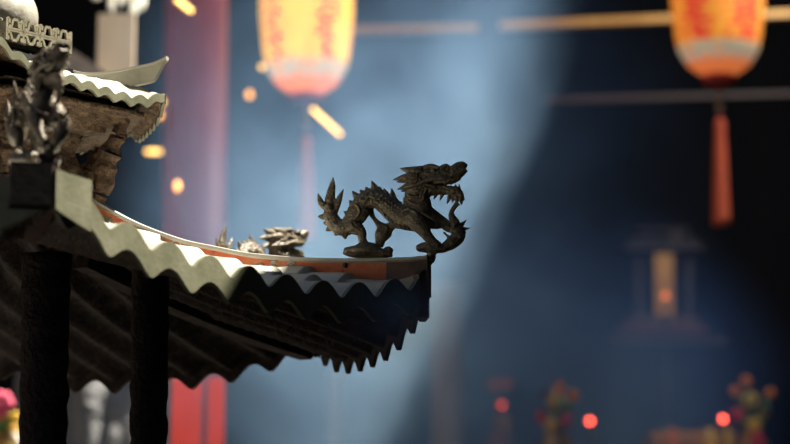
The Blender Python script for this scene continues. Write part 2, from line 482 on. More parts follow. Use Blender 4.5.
def fuse(name, mb, voxel, mat, parent, sm=4):
    me = bpy.data.meshes.new(name + '_raw'); me.from_pydata([tuple(v) for v in mb.v], [], mb.f); me.update()
    bm = bmesh.new(); bm.from_mesh(me); bmesh.ops.recalc_face_normals(bm, faces=bm.faces); bm.to_mesh(me); bm.free()
    t = bpy.data.objects.new('fuse_source', me); COL.objects.link(t)
    r = t.modifiers.new('r', 'REMESH'); r.mode = 'VOXEL'; r.voxel_size = voxel
    s_ = t.modifiers.new('s', 'SMOOTH'); s_.factor = .4; s_.iterations = sm
    dg = bpy.context.evaluated_depsgraph_get()
    out = bpy.data.meshes.new_from_object(t.evaluated_get(dg)); out.name = name
    bpy.data.objects.remove(t); bpy.data.meshes.remove(me)
    out.materials.clear(); out.materials.append(mat); out.shade_smooth()
    o = bpy.data.objects.new(name, out); COL.objects.link(o); o.parent = parent
    return o

b = MB()
# tail: knob, S-curve into the hind loop, the arched back, chest, neck, head
stroke(b, [(330,199,3.6),(330.5,206,6.4),(332.2,214,7.6),(337.5,221.5,8.2),(346,224.5,8.8),(353,217,9.4),(357.5,207,9.5),(363,199.5,9.6),(371,196,9.0),(379,197,9.3),(387,203.5,10),(395,211,11),(404,216,12.5),(413,217,13),(419,212,12.5),(420,203,11.2),(417,195,10.4),(417,188,10.5),(421,181,10),(428,177,10)], k=.82, n=16, per=8)
stroke(b, [(354,219,8),(360,211,9),(365,204,8)], k=.85)
# dorsal ridge line
stroke(b, [(340,229,2),(347,229,2),(353,219,1.6),(354,207,1.6),(356.5,198,1.6),(362.5,191,1.6),(371.5,187.6,1.6),(379,187.8,1.6),(388.4,195,1.6),(399,205,1.6),(403,204,1.5)], k=2.2)
# dorsal fins
for bx,by,tx,ty,w in [(352,213,345.4,208,2.6),(354,203,350.6,196.6,2.6),(358.5,194,353.8,187.6,2.8),(364,190,361,186,2.4),(369,188.5,366.6,183.4,2.6),(377,189,372.8,178.3,3.2),(381,190,379.6,183.6,2.2),(387,194,384.6,186.2,2.6),(394,201,392.2,187.6,3.0),(398.5,205,397.5,197.5,2.2),(401.5,206,400.5,200,2),
                          (407.5,203,404.2,196.4,2.6),(408,196,406,190.5,2.4),
                          (349,222,345.5,216,2.2),
                          (325,212,319.3,211.6,2.4),(328,219,324.3,218.6,2.2),(331,224,327,226.5,2.4),(338,229,335.5,231.5,2.4),(345,230,346,235.4,2.8),(352,226,353,230.5,2.2)]:
    spike(b, bx, by, bx + (tx - bx) * 1.22, by + (ty - by) * 1.22, w * 1.5)
# fill of fin membrane
stroke(b, [(352,207,2.2),(356,196,2.4),(363,189.5,2.4),(372,186,2.4),(380,186.8,2.0),(389,194,2.2),(396,201,2)], k=.5)
# tail flame prongs
stroke(b, [(327,203,3.6),(322.8,199,3.5),(320,193,2.6),(318.4,186.4,.4)], k=.7)
stroke(b, [(330,205,5,.004),(329.8,195,5.6,.004),(330.6,187,4.6,.004),(332.2,179,3.2,.003),(333.6,170.5,.4)], k=.6)
stroke(b, [(334,208,4.5),(337.3,200,3.9),(340.3,192.5,2.8),(344,183.6,.4)], k=.7)
stroke(b, [(330,199.5,4.2,-.006),(331,206,4.2,-.006)], k=.8)
stroke(b, [(334,193,1.2,.002),(336.5,196,1.6),(337,202,2.4)], k=.8)
# scales along the body as rows of overlapping studs
path = catmull([(333,214),(339,222),(346.5,223),(353,216),(358,206),(363,199),(371,196),(379,197.5),(387,203.5),(395,210),(404,215),(412,214)], 10)
L_ = 0
for i_ in range(len(path) - 1):
    x0,y0 = path[i_]; x1,y1 = path[i_+1]
    L_ += math.hypot(x1-x0, y1-y0)
    if L_ < 3.4: continue
    L_ = 0
    tx, ty = x1-x0, y1-y0; ll = math.hypot(tx,ty) or 1; nx, ny = -ty/ll, tx/ll
    R_ = interp(i_/len(path), [(0,5),(.2,7.5),(.5,8.6),(1,11)])
    for row in (-.6,-.2,.2,.6):
        off = row * R_
        yy = .82 * R_ * S * math.sqrt(max(0,1-row*row)) - .0002
        for sg in (1,-1):
            b.ball(D(x0+nx*off+ (tx/ll)*(1.3 if int(row*5)%2 else 0), y0+ny*off+(ty/ll)*(1.3 if int(row*5)%2 else 0), yy*sg), 1.75*S, 1.3*S, 1.75*S, 8, 6)
# belly plates
for q_ in range(11):
    t = q_/10; x = lerp(385,424,t); y = interp(t,[(0,214),(.2,221),(.5,227.5),(.8,230.5),(1,229)])
    stroke(b, [(x-1,y-4,1.1,0),(x+1.5,y+1,1.3,0)], k=6.5, n=8)
# hind legs: near thigh, far leg
stroke(b, [(352,222,9),(358,226,7.5),(363,231,5.2),(363.5,237,4.4),(366,243,4.6),(371,247,3.5)], k=.8, y=-.006)
stroke(b, [(368,204,5,.008),(370.8,212,2.6,.012),(375,218,2.7,.012),(379.5,223.5,5,.012),(383,227.5,7.8,.012),(381,232.5,8.2,.011),(379,239,5.2,.009),(378,245,4.4,.008)], k=.8)
stroke(b, [(396,217,7,.006),(391,222,4.6,.012),(384,228,6.8,.012)], k=.7)
stroke(b, [(371,214.5,1.4,.012),(376,220.5,1.6,.018),(384,223.5,2,.02),(391,221,1.8,.018)], k=.8)
for bx,by,tx,ty,w in [(388,223,391.8,227,3),(391,222,397,226.8,2.2),(386,232,390.6,230.6,2.8),(381,240,382,244,2.4),(383,236,385.4,237.6,2.2),(358,231,357,234,2),(391,224,401,226.4,1.8)]:
    spike(b, bx, by, tx, ty, w, y=.010)
# front: shoulder, near foreleg to the cloud, far foreleg with the raised claw
stroke(b, [(411,216,11,-.008),(418,222,9.5,-.012),(424,229.5,7.6,-.013),(428.5,237,5.6,-.012),(433.5,243.5,5.0,-.01),(439,248,4.6,-.008)], k=.75)
stroke(b, [(420,209,10,.006),(430,215,7.6,.010),(439,221,6.0,.012),(447,227,5.4,.012),(454,229.5,5.2,.010),(460,231.5,3.6,.008)], k=.8)
stroke(b, [(416,214,9,0),(425,220.5,7.4,.002),(433,224,5.0,.006),(438,224,4.4,.009)], k=.9)
stroke(b, [(455.5,229.5,7,.008),(456,237.5,7.4,.006),(450.5,244.2,7.0,.002),(444,248.5,5.2,0),(437,250,4,0)], k=.8)
stroke(b, [(424,209,1.6,.014),(432,213,1.6,.016),(438,219,1.5,.016),(446,223.5,1.4,.015)], k=.9)
stroke(b, [(424,213,1.4,-.016),(431,218,1.4,-.014),(437,221.6,1.4,-.008)], k=.9)
for bx,by,tx,ty,w,bd in [(455,226,464.2,220,2.4,.12),(458,228.5,467.8,228.8,2.4,.1),(458,232,464,233.4,2.6,0),(449,224,456.5,222.5,2.4,.1),(452,229,462,225,2.2,.1)]:
    spike(b, bx, by, tx, ty, w, y=.008, k=.8, bend=bd)
# beard strand that runs down to the claw
stroke(b, [(457,203,3),(453.8,207,2.5),(451,212,2.5),(451,217,3.6),(453.5,222,4.4),(456,226,4)], k=.8)
# neck mane
for bx,by,tx,ty,w in [(410,189,405.2,193.4,2.6),(412,184,406,188,2.4)]:
    spike(b, bx, by, tx, ty, w, both=False)
# head: skull, brow, snout, cheek
stroke(b, [(416,181,8.6),(422,176,9.6),(430,173,9.6),(438,173.5,8.6),(446,174,8.2),(453,173.4,7.2),(459,170,6.4),(463,166.4,5.5)], k=.85, n=16)
stroke(b, [(452,170,4.2,.007),(457,166,4.4,.006),(461.5,164.8,4.3,.005),(464.5,166,3.4,.004)], k=.8, both=True)
stroke(b, [(434,181.5,2.4,.007),(441,181,2.4,.008),(447,180.6,2.4,.008),(453,179.4,2.3,.007),(458.5,176.4,2.3,.005)], k=.9, both=True)
stroke(b, [(449,176.5,3.6,.006),(455,175.6,3.2,.006),(460,172,2.8,.005)], k=.8, both=True)
stroke(b, [(441,167.5,2.6,.009),(446.5,165.4,2.9,.009),(450,168,2.2,.008)], k=.9, both=True)
stroke(b, [(421,168,2.6,.008),(428,165,2.4,.011),(434,164.8,2.3,.012),(440,167.2,2.0,.012)], k=.9, both=True)
b.ball(D(434.5,169.5,.0125), 2.6*S, 2.2*S, 2.3*S); b.ball(D(434.5,169.5,-.0125), 2.6*S, 2.2*S, 2.3*S)
stroke(b, [(427,172,1.6,.013),(433,173.5,1.6,.0145),(440,172,1.4,.013)], k=.8, both=True)
stroke(b, [(430,178,3.4,.010),(437,176.5,3.2,.011),(444,175.5,2.6,.010)], k=.8, both=True)
# horns and swept mane
stroke(b, [(424,168.4,4.8,.009),(416,168.6,4.3,.012),(410,168,3.3,.012),(405,166.8,1.9,.012),(401.6,165.3,.4,.011)], k=.8, both=True)
stroke(b, [(420,174.4,5.2,.010),(412,175,4.6,.013),(405,175.8,3.2,.014),(399,177,1.8,.013),(394.6,177.6,.4,.012)], k=.8, both=True)
stroke(b, [(418,181,4.8,.010),(411,184,3.9,.013),(405,186.2,2.4,.013),(399,187.7,.4,.012)], k=.8, both=True)
stroke(b, [(420,178,2.2,.014),(414,179.5,1.8,.016),(410,181,.5,.015)], k=.8, both=True)
# moustache relief
stroke(b, [(453,178.3,1.6,.0125),(447,178.6,1.8,.0150),(438,178.9,1.9,.0165),(429,180.3,1.9,.0175),(420,183.6,1.9,.0175),(411,185.6,1.7,.0170),(404,186.8,.8,.015)], k=.9, both=True)
# lower jaw, teeth, beard
stroke(b, [(424,188,8.0),(432,187.6,7.2),(440,188.4,5.6),(448,189.6,5.0),(455,191,4.8),(459,192.5,3.8)], k=.85)
stroke(b, [(444,186.4,1.5,.006),(451,188,1.5,.006),(457.5,187.6,1.4,.005)], k=.9, both=True)
stroke(b, [(456,190,4.2),(459.6,195,3.4),(460.2,200,2.8),(460.6,205.6,.4)], k=.7)
for bx,by,tx,ty,w in [(455.5,188,454.2,183.2,1.5),(458.4,188.6,458.2,183.6,1.5),(457,192,463.6,200.8,3),(455,194,456.4,206,3),(450,193,446.4,203.8,3),(453,194,451.4,203,2.6),(443,191,439.4,199.8,2.6),(437,190.5,433.2,198.6,2.5),(431,191,428.6,196.8,2.6)]:
    spike(b, bx, by, tx, ty, w, k=.7)
for bx,by,tx,ty in [(449,180,449.2,184),(444.5,181,444.8,184.6),(454,178.6,453.4,182.2)]:
    spike(b, bx, by, tx, ty, 1.1, y=.006, k=.9, both=True)
# raised flame curls on shoulder, haunch and cheek
for pts in ([(404,212,1.3,-.0165),(411,209.5,1.6,-.0185),(418,213,1.6,-.0195),(422,220,1.5,-.0185),(420,226,1.0,-.017)],
            [(408,217,1.2,-.0185),(413,216,1.4,-.0195),(416,220,1.3,-.0195),(415,225,.9,-.018)],
            [(352,204,1.2,-.0125),(358,202,1.5,-.0145),(362,207,1.5,-.0145),(361,213,1.4,-.014),(357,217,1.0,-.014)],
            [(362,196,1.2,-.012),(368,198,1.4,-.0135),(372,194,1.2,-.0125),(378,196,1.2,-.0135)],
            [(353,224,1.3,-.0135),(359,224,1.6,-.0125),(362,230,1.4,-.011),(361,236,1.0,-.010)],
            [(378,226,1.2,.005),(383,223,1.6,.0055),(387,227,1.5,.0055),(385,233,1.3,.0055),(381,237,1.0,.006)],
            [(421,177,1.1,-.0145),(424,181,1.3,-.0150),(429,184,1.2,-.0130),(436,186,.9,-.0105)],
            [(410,199,1.0,-.0145),(414,203,1.3,-.0155),(420,204,1.2,-.0155),(425,201,.9,-.0140)],
            [(409,193,1.0,-.0140),(414,196,1.2,-.0150),(420,196,1.1,-.0150)],
            [(443,233,1.1,.000),(449,239,1.5,-.002),(455,240,1.2,-.003)]):
    stroke(b, pts, k=1.1, n=8)
# neck throat strands
for q_ in range(4):
    stroke(b, [(428-q_*3.2,187+q_*.8,1.5,.011),(425.5-q_*3.2,195,1.5,.012),(424-q_*3,203,1.3,.013)], k=.8, both=True)

def make_dragon():
    r = empty('dragon_figure')
    fuse('body', b, .00072, M['dragon'], r, 2)
    c1 = MB()
    stroke(c1, [(346,248.5,3.6),(352,249,5.0),(360,249.5,6.6),(369,249.6,6.6),(378,251,5.2),(386,252.2,3.6),(392,253.4,2.2)], k=2.0, n=14)
    stroke(c1, [(360,247,4.4,-.004),(366,244.8,4.6,-.002),(373,245.6,4.6,.004),(379,248.4,3.8,.004)], k=1.5)
    stroke(c1, [(384,252,3.2),(388.6,248.4,3.0),(391.6,251,2.6)], k=1.8)
    stroke(c1, [(360,246,3.2,-.01),(366,243.8,3.4,-.01),(373,246.5,3,-.01),(380,250,2.4,-.01)], k=1.2)
    stroke(c1, [(350,246.8,1.2,-.011),(358,246,1.3,-.014),(364,248.6,1.2,-.014),(372,250,1.2,-.013),(368,252.6,1,-.013)], k=1)
    stroke(c1, [(345,250.5,2.2),(354,253.4,2.6),(366,254.8,2.4),(380,255,2.2),(392,255.2,1.6)], k=3.0)
    for v in c1.v: v.z = max(v.z, .0004)
    fuse('cloud_base', c1, .0013, M['dragon'], r, 4)
    c2 = MB()
    stroke(c2, [(417,249,3.4),(424,248,5.4),(432,249,5.8),(440,250.5,4.2),(447,250,3)], k=1.6)
    stroke(c2, [(416.5,250,2.2),(420.5,247.4,2.6),(426,247,2.4,-.006)], k=1.4)
    stroke(c2, [(430,250,4.6),(431.5,257,4.0),(429.5,262,4.4),(428.5,266,2.2)], k=1.3)
    stroke(c2, [(421,246,1.1,-.008),(428,245.5,1.2,-.010),(435,248.6,1.1,-.010),(429,251.4,1.1,-.010)], k=1)
    for v in c2.v:
        if v.x < 0.0245*0 - .002: v.z = max(v.z, .002)
    fuse('cloud_base', c2, .0013, M['dragon'], r, 4)
    return r
dragon = make_dragon()
def ridge_top_at(i, k):
    f = max(0, (k - .19) / .81) ** 2.6
    return H(smooth_interp(k, RIDGE_TOP)) + (zc[i] - low.hz1) * f
def put_dragon(o, i, k, ang=None, dz=0.0, shift=(0, 0)):
    A = HEX[i]
    o.location = (CX + A.x * k + shift[0], CY + A.y * k + shift[1], ridge_top_at(i, min(k, 1.0)) + dz)
    o.rotation_euler = (0, 0, math.atan2(A.y, A.x) if ang is None else ang)
put_dragon(dragon, 1, 1.010)
dragon.scale = (1.015, 1.015, .972)
tag(dragon, 'dark bronze dragon with open jaws and flame tail standing on the shaded roof tip', 'dragon figure', 'dragons on the roof corners')
d2 = copy_tree(dragon); put_dragon(d2, 2, .90, ang=math.atan2(.78, .62), dz=-.004)
tag(d2, 'sunlit cream dragon figure whose head, back and tail rise behind the red-painted ridge', 'dragon figure', 'dragons on the roof corners')
d3 = copy_tree(dragon)
put_dragon(d3, 0, 1.0, ang=math.atan2(-.9, .42), shift=(-.002, 0))
tag(d3, 'black blurred dragon figure facing forward in front of the upper roof with white glints', 'dragon figure', 'dragons on the roof corners')

# ------------------------------------------------------------------ the courtyard and hall
M['ground'] = mottled('courtyard_stone', [(.06,.056,.05),(.105,.097,.086)], 3, .8, 0, .3, 20, .01)
M['darkwood'] = mottled('dark_lacquered_wood', [(.005,.005,.005),(.009,.008,.008),(.014,.012,.011)], 2.5, .7, 0, .2, 30, .01, stretch=(1,1,.2), spec=.15)
M['darkwood2'] = mottled('smoked_brown_wood', [(.05,.035,.026),(.09,.062,.045)], 3, .6, 0, .2, 30, .01)
M['gold'] = mottled('gilded_wood', [(.62,.26,.04),(.85,.42,.09)], 6, .45, .2, .2, 40, .004)
M['dimgold'] = mottled('dull_gilding', [(.10,.05,.02),(.18,.09,.03)], 6, .5, .2, .2, 40, .004)
M['faintgold'] = simple('dark_gilding', (.09, .035, .008), .5); M['darkred'] = simple('dark_red_wood', (.12, .03, .016), .5)  # faintgold: darker brown-gold for the lower beam
M['redpaint'] = mottled('red_lacquer', [(.55,.035,.02),(.72,.06,.04)], 5, .45, 0, .1, 30, .004)
M['tan'] = mottled('bare_tan_wood', [(.30,.20,.12),(.42,.30,.19)], 5, .6, 0, .1, 40, .004, stretch=(4,4,.5))
M['paletan'] = mottled('pale_tan_wood', [(.50,.37,.24),(.64,.50,.34)], 5, .6, 0, .1, 40, .004, stretch=(4,4,.5))
M['stone'] = mottled('carved_grey_stone', [(.11,.11,.105),(.21,.205,.20),(.34,.33,.31)], 5, .8, 0, 1, 12, .03, stops=[.35,.5,.68])
M['redlamp'] = simple('red_lamp_glass', (.5, .03, .02), .3, 0, (1.0, .10, .06), 9.0)
M['amber'] = simple('glowing_amber', (.6, .4, .1), .3, 0, (1.0, .56, .12), 4.6)  # emission imitates golden glints
M['amber_dim'] = simple('faint_amber', (.5, .3, .1), .3, 0, (1.0, .42, .08), 3.6)  # weaker emission for the fainter glints
M['metal'] = simple('dark_wire', (.03, .028, .026), .5, .6)
M['leafgold'] = simple('flower_gold', (.75, .42, .05), .6); M['flred'] = simple('flower_red', (.62, .03, .05), .6)
M['florange'] = simple('flower_orange', (.80, .22, .04), .6); M['flgreen'] = simple('leaf_green', (.10, .22, .05), .6)
M['flpink'] = simple('flower_pink', (.85, .10, .18), .6); M['flyellow'] = simple('flower_yellow', (.90, .55, .04), .6)
M['flwhite'] = simple('flower_white', (.85, .80, .66), .6); M['vase'] = simple('brass_vase', (.40, .24, .08), .35, .7)
M['palepaper'] = simple('pale_paper', (.92, .86, .68), .6)

def struct(name, mb, mat, smooth=False):
    return tag(mb.build(name, mat, None, smooth), kind='structure')
YB = 15.0; ZH = 1.30; YH = 10.2; ZC = 5.9
struct('floor', MB().box((0, 3.0, -.1), 16, 16, .2), M['ground'])
struct('floor_hall', MB().box((0, (YH + YB) / 2 - .2, ZH / 2), 14, YB - YH + .4, ZH), M['ground'])
struct('wall_back', MB().box((0, YB + .15, 3), 14.4, .3, 6.4), M['darkwood'])
struct('wall_right', MB().box((6.0, 6.5, 3), .3, 17, 6.4), M['darkwood'])
struct('wall_left', MB().box((-5.0, 9.0, 3), .3, 12, 6.4), M['darkwood2'])
struct('ceiling', MB().box((0, (YH + YB) / 2, ZC + .1), 14, YB - YH + .8, .2), M['darkwood'])
# side hall roof: its eave runs beside the burner and shades the right half of it
SUN = Vector((.41, .02, .91)).normalized()
eh = 4.1
g0 = Vector((PX(294, 4.68), 4.62, Z0 + .60)); g1 = Vector((.03, 8.2, Z0 + .60))
def lift(g, h): return g + SUN * ((h - g.z) / SUN.z)
e0, e1 = lift(g0, eh), lift(g1, eh)
dirn = (e1 - e0).normalized(); a_ = e0 - dirn * 3.8; b_ = e0 + dirn * 4.8
mb = MB(); nrm_ = Vector((dirn.y, -dirn.x, 0)); w_ = 6.5
vs = [a_, b_, b_ + nrm_ * w_ + Vector((0,0,1.6)), a_ + nrm_ * w_ + Vector((0,0,1.6))]
vs = vs + [v + Vector((0, 0, .18)) for v in vs]
mb.add(vs, [(3,2,1,0),(4,5,6,7),(0,1,5,4),(1,2,6,5),(2,3,7,6),(3,0,4,7)])
struct('roof_right', mb, M['darkwood'])

struct('roof_front_blocker', MB().box((-.5, -.3, 5.3), 12, 7.4, .25), M['darkwood'])  # unseen roof on the camera side, added to block sky light
struct('wall_front_blocker', MB().box((-.5, -4.0, 2.7), 12, .3, 5.4), M['darkwood'])  # unseen wall behind the camera, added to keep sky light out

# hall pillars
def pillar(px, d, r, mat, label, z0=0.0, z1=ZC, name='pillar'):
    c = P(px, 222, d); mb = MB()
    mb.lathe((c.x, c.y, 0), [(r * 1.5, z0), (r * 1.5, z0 + .12), (r * 1.1, z0 + .2), (r, z0 + .25), (r, z1)], 24)
    o = mb.build(name, mat); tag(o, label, 'pillar', None, None); return o
pillar(194, 10.5, .112, M['redpaint'], 'red lacquered hall pillar seen through smoke behind the two roof tiers', z0=ZH)
pillar(447, 11.4, .062, M['tan'], 'slim pale post in the haze below the dark dragon head', z0=ZH, z1=P(447, 285, 11.4).z, name='post')
pillar(336, 12.2, .030, M['tan'], 'thin tan post in the smoke below the scalloped roof tiles', z0=ZH, z1=P(336, 372, 12.2).z, name='post')
# hanging board and brace at the upper left
c = P(116, 60, 8.6); pr = empty('hanging_board', c); u = 8.6 / FPX
MB().box(c, 36*u, .05, 92*u, Matrix.Rotation(math.radians(-6), 3, 'X')).build('board', M['paletan'], pr, smooth=False)
MB().tube([c + Vector((0, 0, 46*u)), Vector((c.x, c.y, ZC))], [.006] * 2, 8).build('hanging_cord', M['metal'], pr)
MB().bar(P(112, 88, 8.55), P(66, 58, 8.5), .035, .05).build('brace', M['darkwood2'], pr, smooth=False)
tag(pr, 'tan hanging wooden board with a brown brace behind the upper roof corner', 'hanging board')
# carved stone screen behind the columns
c = P(96, 420, 9.2)
mb = MB(); nx, nz = 40, 24; vs = []; fs = []
W_, H_ = .50, 2.75
for iz in range(nz + 1):
    for ix in range(nx + 1):
        x = (ix / nx - .5) * W_; z = iz / nz * H_
        dsp = .10 * noise.noise(Vector((x * 8, z * 8, 3))) + .02 * noise.noise(Vector((x * 25, z * 25, 1)))
        vs.append(Vector((c.x + x, c.y - .04 + dsp + (z - 2.3) * .13, z)))
n0 = len(vs)
vs += [Vector((v.x, c.y + .17 + (v.z - 2.3) * .13, v.z)) for v in vs]
for iz in range(nz):
    for ix in range(nx):
        a = iz * (nx + 1) + ix; fs.append((a, a+1, a+nx+2, a+nx+1)); fs.append((n0+a+nx+1, n0+a+nx+2, n0+a+1, n0+a))
ring = [ix for ix in range(nx + 1)] + [iz * (nx+1) + nx for iz in range(1, nz + 1)] + [nz*(nx+1) + ix for ix in range(nx-1, -1, -1)] + [iz*(nx+1) for iz in range(nz-1, 0, -1)]
for q_ in range(len(ring)):
    a, b2 = ring[q_], ring[(q_+1) % len(ring)]; fs.append((b2, a, a + n0, b2 + n0))
mb.add(vs, fs); tag(mb.build('stone_screen', M['stone']), 'grey carved stone slab blurred between the two dark columns', 'stone slab')
# short red board right of the columns
c = P(194, 400, 8.0); mb = MB(); r_ = empty('red_board', (c.x, c.y, 0))
for dx, w in ((-.031, .080), (.051, .043)):
    mb2 = MB(); mb2.box((c.x + dx, c.y, 1.115), w, .014, 2.25, Matrix.Rotation(math.radians(-8), 3, 'X')); mb2.build('panel', M['redpaint'], r_, smooth=False)
tag(r_, 'red upright board with a dark gap standing right of the second column', 'board')

# gilded beams
def beam(x0, y0, x1, y1, d, h, mat, label):
    mb = MB(); mb.bar(P(x0, y0, d), P(x1, y1, d), .06, h); o = mb.build('ceiling_beam', mat, None, False); tag(o, label, 'beam', 'beams of the hall ceiling'); return o
beam(350, 31, 478, 28.5, 12.0, .026, M['gold'], 'short gilded ceiling beam right of the hazy lantern')
beam(500, 26.5, 850, 12, 12.0, .026, M['gold'], 'long gilded ceiling beam running behind the clear lantern')
beam(545, 101, 850, 93, 12.6, .018, M['faintgold'], 'dim lower ceiling beam passing above the clear red tassel')

# lanterns
def lantern_mat(paper=(1.0, .36, .04), glow=.62, shift=0.0):
    m, nt, bs = new_mat('painted_lantern_paper'); N = nt.nodes; L = nt.links
    tc = N.new('ShaderNodeTexCoord'); sep = N.new('ShaderNodeSeparateXYZ'); L.new(tc.outputs['Object'], sep.inputs[0])
    at = N.new('ShaderNodeMath'); at.operation = 'ARCTAN2'; L.new(sep.outputs['Y'], at.inputs[0]); L.new(sep.outputs['X'], at.inputs[1])
    cmb = N.new('ShaderNodeCombineXYZ'); ml = N.new('ShaderNodeMath'); ml.operation = 'MULTIPLY'; ml.inputs[1].default_value = .17
    L.new(at.outputs[0], ml.inputs[0]); L.new(ml.outputs[0], cmb.inputs['X']); L.new(sep.outputs['Z'], cmb.inputs['Y'])
    # brush strokes: brick-like blocks warped by noise, plus vertical red bands
    nz = N.new('ShaderNodeTexNoise'); nz.inputs['Scale'].default_value = 26; nz.inputs['Detail'].default_value = 3; L.new(cmb.outputs[0], nz.inputs['Vector'])
    mp = N.new('ShaderNodeMapping'); mp.inputs['Scale'].default_value = (1, 2.2, 1); L.new(cmb.outputs[0], mp.inputs['Vector']); L.new(mp.outputs[0], nz.inputs['Vector'])
    wv = N.new('ShaderNodeMath'); wv.operation = 'MULTIPLY'; wv.inputs[1].default_value = 5; L.new(at.outputs[0], wv.inputs[0])
    sn = N.new('ShaderNodeMath'); sn.operation = 'SINE'; L.new(wv.outputs[0], sn.inputs[0])
    mx = N.new('ShaderNodeMath'); mx.operation = 'MULTIPLY_ADD'; mx.inputs[1].default_value = .10; L.new(sn.outputs[0], mx.inputs[0]); L.new(nz.outputs['Fac'], mx.inputs[2])
    rp = N.new('ShaderNodeValToRGB'); e = rp.color_ramp.elements
    e[0].position = .47 + shift; e[0].color = (*paper, 1); e[1].position = .56 + shift; e[1].color = (.80, .05, .03, 1)
    L.new(mx.outputs[0], rp.inputs['Fac'])
    # pale cloud band round the foot
    r2 = N.new('ShaderNodeValToRGB'); r2.color_ramp.elements[0].position = 0; r2.color_ramp.elements[0].color = (.85, .20, .06, 1)
    r2.color_ramp.elements[1].position = .040; r2.color_ramp.elements[1].color = (.85, .20, .06, 1)
    for p_, c_ in ((.050, (.42, .38, .30, 1)), (.100, (.50, .40, .25, 1)), (.112, (1, .4, .05, 1))):
        q = r2.color_ramp.elements.new(p_); q.color = c_
    L.new(sep.outputs['Z'], r2.inputs['Fac'])
    gt = N.new('ShaderNodeMath'); gt.operation = 'GREATER_THAN'; gt.inputs[1].default_value = .112; L.new(sep.outputs['Z'], gt.inputs[0])
    mix = N.new('ShaderNodeMix'); mix.data_type = 'RGBA'; L.new(gt.outputs[0], mix.inputs['Factor']); n3 = N.new('ShaderNodeTexNoise'); n3.inputs['Scale'].default_value = 30; n3.inputs['Detail'].default_value = 2; L.new(cmb.outputs[0], n3.inputs['Vector'])
    r3 = N.new('ShaderNodeValToRGB'); r3.color_ramp.elements[0].position = .54; r3.color_ramp.elements[1].position = .62; L.new(n3.outputs['Fac'], r3.inputs['Fac'])
    mb_ = N.new('ShaderNodeMix'); mb_.data_type = 'RGBA'; mb_.inputs['B'].default_value = (.9, .26, .05, 1); L.new(r3.outputs[0], mb_.inputs['Factor']); L.new(r2.outputs[0], mb_.inputs['A'])
    L.new(mb_.outputs['Result'], mix.inputs['A']); L.new(rp.outputs[0], mix.inputs['B'])
    L.new(mix.outputs['Result'], bs.inputs['Base Color']); L.new(mix.outputs['Result'], bs.inputs['Emission Color'])
    bs.inputs['Emission Strength'].default_value = glow; bs.inputs['Roughness'].default_value = .6
    return m
M['lantern'] = lantern_mat(); M['lantern_sunlit'] = lantern_mat((1.0, .56, .07), 1.35, .05)  # second, brighter copy: sunlight on the left lantern put into its glow
M['tassel'] = mottled('scarlet_tassel', [(.85,.10,.03),(.95,.18,.06)], 60, .6, 0, .6, 200, .004, stretch=(1,1,.05))
M['redcap'] = simple('red_lantern_cap', (.55, .05, .03), .5); M['bead'] = simple('pale_bead', (.55, .45, .28), .35)
def make_lantern():
    r = empty('red_lantern'); u = 11.0 / FPX
    mb = MB()
    prof = [(15, 0), (22, 3), (31, 10), (37, 19), (40.5, 26), (43, 40), (45.5, 60), (47, 80), (47, 100), (45, 125), (41, 142), (34, 154), (26, 160), (20, 163)]
    mb.lathe((0, 0, 0), [(a * u, z * u) for a, z in prof], 48); mb.build('lamp_shade', M['lantern'], r)
    MB().lathe((0, 0, 0), [(13*u, -9*u), (16*u, -8*u), (16.5*u, -1*u), (14*u, 1*u)], 28).build('bottom_cap', M['redcap'], r)
    MB().lathe((0, 0, 0), [(15*u, 162*u), (17*u, 164*u), (17*u, 172*u), (13*u, 173*u)], 28).build('top_cap', M['redcap'], r)
    MB().tube([(0, 0, -9*u), (0, 0, -52*u)], [1.6*u] * 2, 8).build('cord', M['redcap'], r)
    for z in (-22, -33): MB().ball((0, 0, z*u), 3.6*u, 3.6*u, 4.4*u).build('bead', M['bead'], r)
    mb = MB(); prof = [(2.5, -44), (4.5, -46), (5.5, -52), (5.0, -58), (6.2, -75), (7.4, -110), (8.6, -145), (9.2, -151)]
    mb.lathe((0, 0, 0), [(a*u, z*u) for a, z in prof], 24)
    for i in range(0): pass
    mb.build('tassel', M['tassel'], r)
    MB().tube([(0, 0, 172*u), (0, 0, 330*u)], [1.2*u] * 2, 8).build('hanging_cord', M['metal'], r)
    return r
ln = make_lantern(); ln.location = P(719, 75, 11.0)
tag(ln, 'clear orange and red paper lantern with long scarlet tassel hanging in the dark hall', 'lantern', 'lanterns of the hall')
l2 = copy_tree(ln); l2.location = P(306.5, 93, 11.05); l2.rotation_euler = (0, 0, 1.1)
for c in children(l2):
    if c.name.startswith('lamp_shade'): c.data = c.data.copy(); c.data.materials[0] = M['lantern_sunlit']
tag(l2, 'hazy yellow paper lantern hanging in bluish smoke above the dark dragon', 'lantern', 'lanterns of the hall')

